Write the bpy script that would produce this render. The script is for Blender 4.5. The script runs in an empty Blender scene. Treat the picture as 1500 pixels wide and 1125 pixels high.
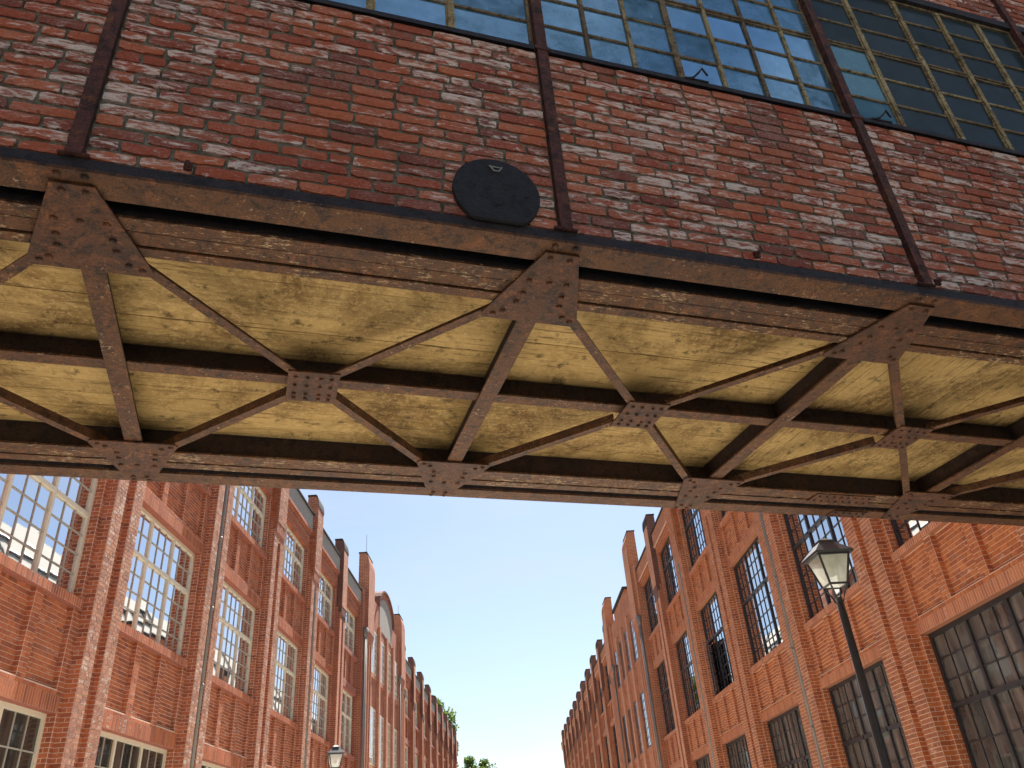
import bpy, math, random
from mathutils import Matrix, Vector
random.seed(7)
C = bpy.context.scene.collection
R_ = math.radians

# ------------------------------------------------------------------ camera
CAM = (0.0, 0.0, 1.6)
RM = [[0.9975781299, -0.0646728846, 0.0255986856],
      [0.0114013343, 0.5151022662, 0.8570528950],
      [-0.0686140239, -0.8546853651, 0.5145921126]]
F_PX = 1160.27 / 1500.0
cam_d = bpy.data.cameras.new('camera')
cam = bpy.data.objects.new('camera', cam_d)
C.objects.link(cam)
cam_d.sensor_width = 36.0
cam_d.lens = 36.0 * F_PX
cam_d.clip_start = 0.05
cam_d.clip_end = 3000
cam.matrix_world = Matrix(((RM[0][0], -RM[0][1], -RM[0][2], CAM[0]),
                           (RM[1][0], -RM[1][1], -RM[1][2], CAM[1]),
                           (RM[2][0], -RM[2][1], -RM[2][2], CAM[2]),
                           (0, 0, 0, 1)))
bpy.context.scene.camera = cam

# ------------------------------------------------------------------ sky, sun, exposure
SUN_EL = R_(50)
SUN_AZ = R_(7.8)          # from +Y (along the street) towards +X
world = bpy.data.worlds.new('World')
bpy.context.scene.world = world
world.use_nodes = True
wn = world.node_tree
sky = wn.nodes.new('ShaderNodeTexSky')
sky.sky_type = 'NISHITA'
sky.sun_disc = False
sky.sun_elevation = SUN_EL
sky.sun_rotation = SUN_AZ
sky.altitude = 50
sky.air_density = 1.0
sky.dust_density = 0.7
sky.ozone_density = 2.0
bg = wn.nodes['Background']
bg.inputs['Strength'].default_value = 0.05
# thin high cloud veil over the whole sky
tc = wn.nodes.new('ShaderNodeTexCoord')
mp = wn.nodes.new('ShaderNodeMapping')
mp.inputs['Scale'].default_value = (1.6, 1.2, 5.5)
cn = wn.nodes.new('ShaderNodeTexNoise')
cn.inputs['Scale'].default_value = 1.7
cn.inputs['Detail'].default_value = 6
cn.inputs['Roughness'].default_value = 0.6
cr_ = wn.nodes.new('ShaderNodeMapRange')
cr_.inputs['From Min'].default_value = 0.44
cr_.inputs['From Max'].default_value = 0.68
cr_.inputs['To Min'].default_value = 0.06
cr_.inputs['To Max'].default_value = 0.45
cm = wn.nodes.new('ShaderNodeMix')
cm.data_type = 'RGBA'
cm.inputs[7].default_value = (5.0, 5.5, 6.1, 1)
wn.links.new(tc.outputs['Generated'], mp.inputs['Vector'])
wn.links.new(mp.outputs[0], cn.inputs['Vector'])
wn.links.new(cn.outputs['Fac'], cr_.inputs['Value'])
wn.links.new(cr_.outputs[0], cm.inputs[0])
wn.links.new(sky.outputs['Color'], cm.inputs[6])
wn.links.new(cm.outputs[2], bg.inputs['Color'])
sun_d = bpy.data.lights.new('sun', 'SUN')
sun_d.energy = 5.0
sun_d.angle = R_(0.5)
sun_d.color = (1.0, 0.95, 0.87)
sun = bpy.data.objects.new('sun', sun_d)
C.objects.link(sun)
sd = Vector((math.cos(SUN_EL) * math.sin(SUN_AZ), math.cos(SUN_EL) * math.cos(SUN_AZ), math.sin(SUN_EL)))
sun.rotation_euler = sd.to_track_quat('Z', 'Y').to_euler()
sun.location = (0, 0, 60)
vs = bpy.context.scene.view_settings
vs.view_transform = 'Standard'
vs.look = 'None'
vs.exposure = 1.62
vs.gamma = 1.0
vs.use_curve_mapping = False

# ------------------------------------------------------------------ materials
MATS = {}


class NT:
    """tiny node helper"""
    def __init__(s, name):
        s.m = bpy.data.materials.new(name)
        s.m.use_nodes = True
        s.t = s.m.node_tree
        s.b = s.t.nodes['Principled BSDF']
        s.out = s.t.nodes['Material Output']
        MATS[name] = s.m

    def n(s, kind, ins=None, **props):
        nd = s.t.nodes.new('ShaderNode' + kind)
        for k_, v in props.items():
            setattr(nd, k_, v)
        for k_, v in (ins or {}).items():
            s.set(nd.inputs[k_], v)
        return nd

    def set(s, sock, v):
        if isinstance(v, bpy.types.NodeSocket):
            s.t.links.new(v, sock)
        elif isinstance(v, bpy.types.Node):
            s.t.links.new(v.outputs[0], sock)
        else:
            sock.default_value = v

    def math(s, op, a, b=0.0, c=None, clamp=False):
        nd = s.n('Math', operation=op, use_clamp=clamp)
        s.set(nd.inputs[0], a)
        s.set(nd.inputs[1], b)
        if c is not None:
            s.set(nd.inputs[2], c)
        return nd.outputs[0]

    def mix(s, f, a, b, mode='MIX'):
        nd = s.n('Mix', data_type='RGBA', blend_type=mode)
        s.set(nd.inputs[0], f)
        for i, v in ((6, a), (7, b)):
            if isinstance(v, tuple) and len(v) == 3:
                v = v + (1.0,)
            s.set(nd.inputs[i], v)
        return nd.outputs[2]

    def ramp(s, f, stops, interp='LINEAR'):
        nd = s.n('ValToRGB')
        nd.color_ramp.interpolation = interp
        els = nd.color_ramp.elements
        while len(els) < len(stops):
            els.new(0.5)
        for e, (p, c) in zip(els, stops):
            e.position = p
            e.color = (c, c, c, 1) if isinstance(c, (int, float)) else tuple(c) + (1,)
        s.set(nd.inputs[0], f)
        return nd.outputs[0]

    def noise(s, scale, detail=4.0, rough=0.6, vec=None, stretch=None, dist=0.0):
        if vec is None:
            vec = s.n('NewGeometry').outputs['Position']
        if stretch:
            mp = s.n('Mapping')
            s.set(mp.inputs['Vector'], vec)
            mp.inputs['Scale'].default_value = stretch
            vec = mp.outputs[0]
        nd = s.n('TexNoise')
        nd.inputs['Scale'].default_value = scale
        nd.inputs['Detail'].default_value = detail
        nd.inputs['Roughness'].default_value = rough
        nd.inputs['Distortion'].default_value = dist
        s.set(nd.inputs['Vector'], vec)
        return nd.outputs['Fac']

    def bump(s, h, strength, dist):
        nd = s.n('Bump')
        nd.inputs['Strength'].default_value = strength
        nd.inputs['Distance'].default_value = dist
        s.set(nd.inputs['Height'], h)
        s.t.links.new(nd.outputs[0], s.b.inputs['Normal'])
        return nd

    def fin(s, col, rough=0.8, metal=0.0, spec=0.5):
        s.set(s.b.inputs['Base Color'], col if not (isinstance(col, tuple) and len(col) == 3) else col + (1,))
        s.set(s.b.inputs['Roughness'], rough)
        s.b.inputs['Metallic'].default_value = metal
        s.b.inputs['Specular IOR Level'].default_value = spec
        return s.m


def brick_random(t):
    a = t.n('Attribute', attribute_name='rnd').outputs['Fac']
    o = t.n('ObjectInfo').outputs['Random']
    return t.math('FRACT', t.math('ADD', a, o))


def mat_brick(name, c0, c1, c2, white, soot, sat_noise=0.5, whitec=(0.62, 0.52, 0.46), streak=(7, 7, 34), rb=0.30, bs=0.8, bd=0.006, wear=0.0):
    t = NT(name)
    r = brick_random(t)
    col = t.ramp(r, [(0.0, c0), (0.45, c1), (0.8, c2), (1.0, c0)])
    r2 = t.math('FRACT', t.math('MULTIPLY', r, 7.31))
    n1 = t.noise(38, 5, 0.65)
    col = t.mix(t.math('MULTIPLY', n1, sat_noise), col, t.mix(1.0, col, (0.55, 0.5, 0.48), 'MULTIPLY'))
    # pale mineral bloom, in smears that differ from brick to brick
    n2 = t.noise(1.0, 6, 0.72, stretch=streak, dist=0.6)
    big = t.noise(0.9, 3, 0.5)
    k_ = t.math('ADD', n2, t.math('MULTIPLY', t.math('SUBTRACT', r2, 0.5), rb))
    k_ = t.math('ADD', k_, t.math('MULTIPLY', t.math('SUBTRACT', big, 0.5), 0.32))
    m = t.ramp(k_, [(white, 0.0), (white + 0.11, 1.0)])
    col = t.mix(t.math('MULTIPLY', m, 0.85), col, whitec)
    if wear:
        n6 = t.noise(55, 7, 0.8, stretch=(1, 1, 1.6))
        n7 = t.noise(2.3, 5, 0.65)
        k2 = t.math('ADD', n6, t.math('MULTIPLY', t.math('SUBTRACT', n7, 0.5), 0.45))
        col = t.mix(t.math('MULTIPLY', t.ramp(k2, [(0.50, 0.0), (0.62, 1.0)]), wear), col, (0.52, 0.41, 0.36))
        n8 = t.noise(28, 7, 0.8)
        col = t.mix(t.ramp(n8, [(0.56, 0.0), (0.68, 0.7)]), col, (0.07, 0.045, 0.035))
    # soot
    n3 = t.noise(1.6, 5, 0.65)
    m2 = t.ramp(n3, [(soot, 0.0), (soot + 0.22, 0.75)])
    col = t.mix(m2, col, t.mix(1.0, col, (0.30, 0.29, 0.28), 'MULTIPLY'))
    h = t.math('ADD', t.noise(90, 4, 0.7), t.math('MULTIPLY', n2, 0.6))
    t.bump(h, bs, bd)
    return t.fin(col, 0.88, spec=0.25)


mat_brick('bridge_brick', (0.45, 0.105, 0.056), (0.61, 0.18, 0.085), (0.25, 0.078, 0.058), 0.510, 0.60, 0.8, (0.80, 0.68, 0.60), (10, 10, 40), 0.18, 1.0, 0.016, 0.35)
mat_brick('left_brick', (0.48, 0.15, 0.062), (0.62, 0.205, 0.082), (0.34, 0.105, 0.055), 0.68, 0.57, 0.8, wear=0.10)
mat_brick('right_brick', (0.58, 0.18, 0.055), (0.70, 0.24, 0.078), (0.42, 0.125, 0.052), 0.70, 0.58, 0.8, wear=0.10)


mat_brick('left_pilaster_brick', (0.55, 0.24, 0.14), (0.68, 0.32, 0.19), (0.40, 0.17, 0.11), 0.56, 0.68, 0.8, (0.70, 0.55, 0.46), (9, 9, 16), 0.25, 1.0, 0.035)
mat_brick('right_pilaster_brick', (0.60, 0.22, 0.10), (0.70, 0.285, 0.135), (0.47, 0.175, 0.09), 0.64, 0.64, 0.8, (0.72, 0.52, 0.42), (9, 9, 16), 0.25, 1.0, 0.02)
mat_brick('pale_brick', (0.56, 0.21, 0.10), (0.64, 0.26, 0.125), (0.45, 0.165, 0.085), 0.75, 0.72, 0.5)


def mat_mortar(name, c, c2):
    t = NT(name)
    n1 = t.noise(14, 5, 0.7)
    t.bump(t.noise(160, 3, 0.7), 0.7, 0.004)
    return t.fin(t.mix(t.ramp(n1, [(0.35, 0.0), (0.7, 1.0)]), c, c2), 0.95, spec=0.1)


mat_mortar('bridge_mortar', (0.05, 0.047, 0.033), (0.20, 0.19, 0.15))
mat_mortar('left_mortar', (0.64, 0.49, 0.38), (0.78, 0.64, 0.53))
mat_mortar('right_mortar', (0.72, 0.53, 0.38), (0.82, 0.66, 0.51))


def mat_far_brick(name, c0, c1, mc):
    t = NT(name)
    o = t.n('TexCoord').outputs['Object']
    sp = t.n('SeparateXYZ', {0: o})
    cb = t.n('CombineXYZ', {0: t.math('ADD', sp.outputs[0], sp.outputs[1]), 1: sp.outputs[2]})
    b = t.n('TexBrick')
    t.set(b.inputs['Vector'], cb)
    b.inputs['Color1'].default_value = c0 + (1,)
    b.inputs['Color2'].default_value = c1 + (1,)
    b.inputs['Mortar'].default_value = mc + (1,)
    b.inputs['Scale'].default_value = 1.0
    b.inputs['Mortar Size'].default_value = 0.006
    b.inputs['Brick Width'].default_value = 0.25
    b.inputs['Row Height'].default_value = 0.0845
    n1 = t.noise(1.3, 5, 0.6)
    col = t.mix(t.ramp(n1, [(0.4, 0.0), (0.75, 0.6)]), b.outputs['Color'], t.mix(1.0, b.outputs['Color'], (0.6, 0.56, 0.55), 'MULTIPLY'))
    t.bump(t.math('ADD', t.math('SUBTRACT', 1.0, b.outputs['Fac']), t.math('MULTIPLY', t.noise(18, 5, 0.7), 2.0)), 0.8, 0.010)
    return t.fin(col, 0.9, spec=0.2)


mat_far_brick('left_far_pale', (0.58, 0.25, 0.145), (0.48, 0.20, 0.12), (0.68, 0.54, 0.45))
mat_far_brick('right_far_pale', (0.64, 0.27, 0.14), (0.55, 0.23, 0.125), (0.72, 0.55, 0.42))
mat_far_brick('weathered_far_brick', (0.21, 0.085, 0.06), (0.155, 0.07, 0.055), (0.30, 0.22, 0.18))
mat_far_brick('left_far_brick', (0.45, 0.14, 0.065), (0.34, 0.105, 0.055), (0.68, 0.54, 0.45))
mat_far_brick('right_far_brick', (0.53, 0.165, 0.06), (0.42, 0.13, 0.055), (0.72, 0.55, 0.42))


def mat_steel(name, c, c2, chip, chipc, rough=0.55, rust=(0.24, 0.085, 0.025), rust_at=0.56, st=(1, 1, 2.0)):
    t = NT(name)
    n1 = t.noise(3.5, 7, 0.72)
    col = t.mix(t.ramp(n1, [(0.40, 0.0), (0.60, 1.0)]), c, c2)
    n4 = t.noise(9, 8, 0.75, dist=1.0)
    col = t.mix(t.ramp(n4, [(rust_at - 0.03, 0.0), (rust_at + 0.07, 0.85)]), col, rust)
    n5 = t.noise(13, 8, 0.78, dist=0.5)
    dk = t.mix(1.0, col, (0.20, 0.19, 0.20), 'MULTIPLY')
    col = t.mix(t.ramp(n5, [(0.50, 0.0), (0.60, 0.9)]), col, dk)
    n2 = t.noise(34, 6, 0.75, vec=t.n('TexCoord').outputs['Object'], stretch=st)
    n2b = t.noise(3.1, 3, 0.5)
    m = t.ramp(t.math('ADD', n2, t.math('MULTIPLY', t.math('SUBTRACT', n2b, 0.5), 0.35)), [(chip, 0.0), (chip + 0.04, 1.0)])
    col = t.mix(m, col, chipc)
    n3 = t.noise(80, 5, 0.75)
    col = t.mix(t.ramp(n3, [(0.46, 0.0), (0.62, 0.8)]), col, t.mix(1.0, col, (0.30, 0.28, 0.27), 'MULTIPLY'))
    t.bump(t.math('ADD', t.math('ADD', n2, n4), t.math('MULTIPLY', n3, 0.6)), 1.0, 0.012)
    return t.fin(col, t.math('ADD', rough - 0.1, t.math('MULTIPLY', n1, 0.3)), spec=0.4)


mat_steel('steel_brown', (0.092, 0.034, 0.009), (0.150, 0.060, 0.016), 0.62, (0.42, 0.29, 0.17))
mat_steel('steel_shaded', (0.030, 0.016, 0.010), (0.052, 0.026, 0.015), 0.70, (0.16, 0.10, 0.06), 0.8, (0.07, 0.03, 0.015))  # brown steel paint for the webs, with their shade put into the colour
mat_steel('steel_chord', (0.092, 0.034, 0.009), (0.150, 0.060, 0.016), 0.575, (0.46, 0.32, 0.17), 0.55, (0.24, 0.085, 0.025), 0.56, (0.5, 1.6, 1.6))
mat_steel('steel_gusset', (0.075, 0.028, 0.010), (0.125, 0.046, 0.016), 0.63, (0.27, 0.13, 0.08))
mat_steel('steel_post', (0.115, 0.035, 0.026), (0.075, 0.03, 0.022), 0.66, (0.22, 0.12, 0.09), 0.7)
mat_steel('steel_dark', (0.022, 0.019, 0.024), (0.034, 0.028, 0.034), 0.68, (0.14, 0.11, 0.09), 0.6, (0.05, 0.03, 0.025), 0.62)
mat_steel('window_paint', (0.46, 0.37, 0.20), (0.30, 0.22, 0.10), 0.56, (0.075, 0.045, 0.025), 0.8, (0.22, 0.12, 0.04), 0.60)
mat_steel('window_rust', (0.15, 0.10, 0.055), (0.30, 0.23, 0.13), 0.58, (0.04, 0.028, 0.02), 0.8, (0.12, 0.06, 0.025), 0.58)
mat_steel('disc_paint', (0.014, 0.014, 0.018), (0.022, 0.021, 0.025), 0.72, (0.10, 0.09, 0.09), 0.6, (0.03, 0.025, 0.025))

t = NT('soffit_plank')
r = brick_random(t)
col = t.ramp(r, [(0.0, (0.39, 0.255, 0.09)), (0.5, (0.46, 0.31, 0.118)), (1.0, (0.35, 0.235, 0.088))])
p = t.n('TexCoord').outputs['Object']
n1 = t.noise(1.15, 8, 0.74, dist=0.7)
n2 = t.noise(30, 7, 0.78)
g1 = t.noise(1.0, 7, 0.75, vec=p, stretch=(2.2, 30, 30), dist=0.4)
g2 = t.noise(1.0, 7, 0.75, vec=p, stretch=(30, 2.2, 30), dist=0.4)
across = t.n('Attribute', attribute_name='across').outputs['Fac']
g = t.math('ADD', t.math('MULTIPLY', g1, t.math('SUBTRACT', 1.0, across)), t.math('MULTIPLY', g2, across))
n4 = t.noise(7, 6, 0.72)
col = t.mix(t.ramp(n1, [(0.45, 0.0), (0.62, 0.92)]), col, (0.13, 0.07, 0.022))
col = t.mix(t.ramp(n2, [(0.50, 0.0), (0.64, 0.6)]), col, (0.60, 0.44, 0.19))
col = t.mix(t.ramp(g, [(0.54, 0.0), (0.64, 0.9)]), col, (0.13, 0.082, 0.032))
col = t.mix(t.ramp(g, [(0.30, 0.5), (0.42, 0.0)]), col, (0.56, 0.41, 0.18))
col = t.mix(t.ramp(n4, [(0.56, 0.0), (0.66, 0.85)]), col, (0.07, 0.048, 0.022))
t.bump(t.math('ADD', n2, t.math('MULTIPLY', g, 1.5)), 0.8, 0.008)
t.fin(col, 0.85, spec=0.2)


def mat_glass(name, base, gl, tint, wav=0.0, rough=0.02, fres=0.6):
    t = NT(name)
    d = t.n('BsdfDiffuse', {'Color': base + (1,)})
    g = t.n('BsdfGlossy', {'Color': tint + (1,), 'Roughness': rough})
    lw = t.n('LayerWeight', {'Blend': 0.35})
    f = t.math('ADD', gl, t.math('MULTIPLY', lw.outputs['Fresnel'], fres), clamp=True)
    mx = t.n('MixShader')
    t.set(mx.inputs[0], f)
    t.set(mx.inputs[1], d)
    t.set(mx.inputs[2], g)
    b = t.n('Bump', {'Strength': 0.09, 'Distance': 0.003})
    h = t.noise(2.2, 2, 0.5)
    if wav:
        o = t.n('TexCoord').outputs['Object']
        w = t.n('TexWave', {'Vector': o, 'Scale': wav, 'Distortion': 0.4})
        w.bands_direction = 'X'
        h = t.math('ADD', h, t.math('MULTIPLY', w.outputs['Fac'], 0.5))
    if 'ground' in name:
        o = t.n('TexCoord').outputs['Object']
        nn = t.noise(1.0, 4, 0.6, stretch=(1, 4, 0.5))
        nz = t.noise(1.0, 4, 0.6, stretch=(1, 2.2, 1.6))
        cc = t.mix(t.ramp(nn, [(0.4, 0.0), (0.62, 1.0)]), tuple(x * 0.75 for x in base), tuple(x * 1.5 for x in base))
        cc = t.mix(t.ramp(nz, [(0.50, 0.0), (0.68, 0.6)]), cc, (0.012, 0.013, 0.014))
        t.set(d.inputs['Color'], cc)
    t.set(b.inputs['Height'], h)
    t.t.links.new(b.outputs[0], g.inputs['Normal'])
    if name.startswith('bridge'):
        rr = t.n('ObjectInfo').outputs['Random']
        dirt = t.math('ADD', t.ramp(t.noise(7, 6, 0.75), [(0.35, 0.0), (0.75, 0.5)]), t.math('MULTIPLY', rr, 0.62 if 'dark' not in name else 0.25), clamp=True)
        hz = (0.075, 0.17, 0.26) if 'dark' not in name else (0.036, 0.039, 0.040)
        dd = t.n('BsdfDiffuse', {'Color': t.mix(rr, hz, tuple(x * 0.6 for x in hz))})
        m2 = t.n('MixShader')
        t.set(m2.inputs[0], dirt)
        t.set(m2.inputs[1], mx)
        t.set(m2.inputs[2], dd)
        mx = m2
    t.t.links.new(mx.outputs[0], t.out.inputs['Surface'])
    t.t.nodes.remove(t.b)


mat_glass('left_glass', (0.02, 0.022, 0.024), 0.72, (0.95, 0.97, 1.0))
mat_glass('right_glass', (0.010, 0.011, 0.012), 0.60, (0.95, 0.97, 1.0))
mat_glass('right_ground_glass', (0.10, 0.10, 0.09), 0.10, (0.9, 0.95, 1.0))
mat_glass('left_ground_glass', (0.035, 0.036, 0.03), 0.08, (0.9, 0.95, 1.0))
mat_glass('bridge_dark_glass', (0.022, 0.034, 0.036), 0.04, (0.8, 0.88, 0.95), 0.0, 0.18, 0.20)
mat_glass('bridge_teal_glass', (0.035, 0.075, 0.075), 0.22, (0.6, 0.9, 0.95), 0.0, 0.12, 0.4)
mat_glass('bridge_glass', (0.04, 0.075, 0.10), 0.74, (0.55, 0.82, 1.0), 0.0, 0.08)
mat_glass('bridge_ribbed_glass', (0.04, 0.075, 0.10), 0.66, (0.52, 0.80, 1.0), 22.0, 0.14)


def mat_plain(name, c, c2, rough=0.7, scale=6.0, bump=0.3, spec=0.4, metal=0.0):
    t = NT(name)
    n1 = t.noise(scale, 5, 0.65)
    t.bump(t.noise(scale * 12, 4, 0.7), bump, 0.003)
    return t.fin(t.mix(t.ramp(n1, [(0.3, 0.0), (0.7, 1.0)]), c, c2), rough, metal, spec)


mat_plain('cream_frame', (0.74, 0.70, 0.54), (0.66, 0.62, 0.48), 0.55)
mat_plain('dark_frame', (0.022, 0.022, 0.025), (0.035, 0.034, 0.036), 0.45)
mat_plain('grey_render', (0.36, 0.34, 0.30), (0.27, 0.26, 0.23), 0.9)
mat_plain('roof_lead', (0.03, 0.027, 0.028), (0.05, 0.045, 0.045), 0.85, 6.0, 0.3, 0.15)
mat_plain('pale_lintel', (0.48, 0.20, 0.105), (0.40, 0.16, 0.085), 0.85, 3.0)
mat_plain('cream_bar', (0.42, 0.40, 0.33), (0.36, 0.34, 0.28), 0.6)
mat_plain('left_plain', (0.36, 0.13, 0.085), (0.28, 0.10, 0.07), 0.9, 5.0)
mat_plain('zinc', (0.20, 0.185, 0.165), (0.27, 0.25, 0.22), 0.55, 3.0, 0.2, 0.5, 0.3)
mat_plain('roof_felt', (0.10, 0.10, 0.10), (0.16, 0.155, 0.15), 0.95)
mat_plain('white_render', (0.42, 0.39, 0.33), (0.50, 0.47, 0.40), 0.9)
mat_plain('lamp_black', (0.022, 0.022, 0.022), (0.036, 0.035, 0.034), 0.30, 8.0, 0.15, 0.6)
mat_plain('bark', (0.10, 0.075, 0.05), (0.06, 0.045, 0.03), 0.95, 9.0, 0.8)
mat_plain('paving', (0.42, 0.39, 0.35), (0.36, 0.33, 0.30), 0.9, 1.2)
mat_plain('asphalt', (0.38, 0.355, 0.315), (0.46, 0.43, 0.385), 0.92, 2.0)
mat_plain('kerbstone', (0.33, 0.32, 0.30), (0.25, 0.24, 0.23), 0.9, 4.0)
mat_plain('earth', (0.16, 0.15, 0.10), (0.11, 0.12, 0.06), 0.95, 0.2)

t = NT('lamp_glass')
n1 = t.noise(5, 4, 0.6)
tr = t.n('BsdfTranslucent', {'Color': (0.95, 0.95, 0.86, 1)})
df = t.n('BsdfDiffuse', {'Color': (0.80, 0.80, 0.70, 1)})
tp = t.n('BsdfTransparent', {'Color': (0.85, 0.87, 0.85, 1)})
gl = t.n('BsdfGlossy', {'Color': (1, 1, 1, 1), 'Roughness': 0.05})
m1 = t.n('MixShader', {0: 0.35, 1: tr, 2: df})
m2 = t.n('MixShader', {0: t.ramp(n1, [(0.35, 0.15), (0.65, 0.45)]), 1: m1, 2: tp})
m3 = t.n('MixShader', {0: 0.12, 1: m2, 2: gl})
t.t.links.new(m3.outputs[0], t.out.inputs['Surface'])

t = NT('leaf')
r = brick_random(t)
col = t.ramp(r, [(0.0, (0.07, 0.12, 0.02)), (0.5, (0.12, 0.19, 0.035)), (1.0, (0.17, 0.24, 0.05))])
t.fin(col, 0.6, spec=0.3)
tl = t.n('BsdfTranslucent', {'Color': col})
mx_ = t.n('MixShader', {0: 0.4, 1: t.b, 2: tl})
t.t.links.new(mx_.outputs[0], t.out.inputs['Surface'])


# ------------------------------------------------------------------ mesh helpers
class MB:
    def __init__(s, sg=1):
        s.v, s.f, s.a, s.sg = [], [], [], sg

    def add(s, vs_, fs, a=0.0):
        o = len(s.v)
        s.v += vs_
        s.f += [tuple(i + o for i in f) for f in fs]
        s.a += [a] * len(fs)

    def box(s, x0, x1, y0, y1, z0, z1, a=0.0, skip=''):
        vs_ = [(x0, y0, z0), (x1, y0, z0), (x1, y1, z0), (x0, y1, z0), (x0, y0, z1), (x1, y0, z1), (x1, y1, z1), (x0, y1, z1)]
        fs = [(0, 3, 2, 1), (4, 5, 6, 7), (0, 1, 5, 4), (1, 2, 6, 5), (2, 3, 7, 6), (3, 0, 4, 7)]
        s.add(vs_, fs, a)

    def prism(s, poly, axis, lo, hi, a=0.0):
        """poly: counter-clockwise 2D points; axis: extrusion axis 0/1/2; other axes in cyclic order"""
        n = len(poly)

        def P(q, w):
            r3 = [0, 0, 0]
            r3[axis] = w
            r3[(axis + 1) % 3] = q[0]
            r3[(axis + 2) % 3] = q[1]
            return tuple(r3)
        vs_ = [P(q, lo) for q in poly] + [P(q, hi) for q in poly]
        fs = [tuple(reversed(range(n))), tuple(range(n, 2 * n))]
        for i in range(n):
            j = (i + 1) % n
            fs.append((i, j, j + n, i + n))
        s.add(vs_, fs, a)

    def tube(s, pts, rad, n=8, a=0.0):
        vs_, fs = [], []
        m = len(pts)
        for i, p_ in enumerate(pts):
            p_ = Vector(p_)
            d = (Vector(pts[min(i + 1, m - 1)]) - Vector(pts[max(i - 1, 0)])).normalized()
            up = Vector((0, 0, 1)) if abs(d.z) < 0.9 else Vector((1, 0, 0))
            x = d.cross(up).normalized()
            y = x.cross(d).normalized()
            rr = rad[i] if isinstance(rad, (list, tuple)) else rad
            for k_ in range(n):
                an = 2 * math.pi * k_ / n
                vs_.append(tuple(p_ + x * math.cos(an) * rr + y * math.sin(an) * rr))
        for i in range(m - 1):
            for k_ in range(n):
                k2 = (k_ + 1) % n
                fs.append((i * n + k_, i * n + k2, (i + 1) * n + k2, (i + 1) * n + k_))
        fs.append(tuple(reversed(range(n))))
        fs.append(tuple(range((m - 1) * n, m * n)))
        s.add(vs_, fs, a)

    def bar(s, p, q, w, h, a=0.0):
        """flat bar from p to q, width w across (horizontal), height h up"""
        p, q = Vector(p), Vector(q)
        d = (q - p).normalized()
        x = Vector((-d.y, d.x, 0))
        x = x.normalized() if x.length > 1e-6 else Vector((1, 0, 0))
        y = d.cross(x) * -1 if d.cross(x).z < 0 else d.cross(x)
        vs_ = []
        for e in (p, q):
            for i, j in ((-1, 0), (1, 0), (1, 1), (-1, 1)):
                vs_.append(tuple(e + x * (w / 2 * i) + y * (h * j)))
        fs = [(0, 1, 2, 3), (7, 6, 5, 4), (0, 4, 5, 1), (1, 5, 6, 2), (2, 6, 7, 3), (3, 7, 4, 0)]
        s.add(vs_, fs, a)

    def mesh(s, name, mat, smooth=False):
        me = bpy.data.meshes.new(name)
        if s.sg < 0:
            s.v = [(x, -y, z) for x, y, z in s.v]
            s.f = [tuple(reversed(f)) for f in s.f]
            s.sg = 1
        me.from_pydata(s.v, [], s.f)
        at = me.attributes.new('rnd', 'FLOAT', 'FACE')
        at.data.foreach_set('value', s.a)
        if getattr(s, 'across', False):
            ac = me.attributes.new('across', 'FLOAT', 'FACE')
            ac.data.foreach_set('value', [1.0] * len(s.f))
        me.materials.append(MATS[mat])
        if smooth:
            me.polygons.foreach_set('use_smooth', [True] * len(me.polygons))
        me.update()
        return me


def link(name, me, parent=None, loc=(0, 0, 0), rot=(0, 0, 0), scale=(1, 1, 1), kind=None, label=None):
    o = bpy.data.objects.new(name, me)
    C.objects.link(o)
    o.parent = parent
    o.location = loc
    o.rotation_euler = rot
    o.scale = scale
    if kind:
        o['kind'] = kind
    if label:
        o['label'] = label
    return o


def tag(o, label, cat=None, group=None, kind=None):
    o['label'] = label
    if cat:
        o['category'] = cat
    if group:
        o['group'] = group
    if kind:
        o['kind'] = kind
    return o


def empty(name, loc=(0, 0, 0), rz=0.0):
    o = bpy.data.objects.new(name, None)
    o.empty_display_size = 0.3
    C.objects.link(o)
    o.location = loc
    o.rotation_euler = (0, 0, rz)
    return o


# ------------------------------------------------------------------ ground, street, pavements
def sheet(name, x0, x1, y0, y1, z, mat):
    m = MB()
    m.add([(x0, y0, z), (x1, y0, z), (x1, y1, z), (x0, y1, z)], [(0, 1, 2, 3)])
    o = link(name, m.mesh(name, mat), kind='structure')
    return o


sheet('ground', -1500, 1500, -1500, 1500, -0.16, 'earth')['label'] = 'open ground beyond the street'
sheet('street', -5.6, 5.4, -60, 260, -0.12, 'asphalt')['label'] = 'pale street between the two factory buildings'
for nm, x0, x1, kx0, kx1 in (('pavement_left', -9.5, -5.75, -5.75, -5.6), ('pavement_right', 5.55, 9.5, 5.4, 5.55)):
    m = MB()
    m.box(x0, x1, -60, 260, -0.14, 0.0)
    pv = link(nm, m.mesh(nm, 'paving'), kind='structure')
    m = MB()
    m.box(kx0, kx1, -60, 260, -0.14, 0.004)
    link('kerb', m.mesh('kerb', 'kerbstone'), pv)

# ------------------------------------------------------------------ factory facades
CO = 0.0845          # course height
JT = 0.013           # joint


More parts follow.
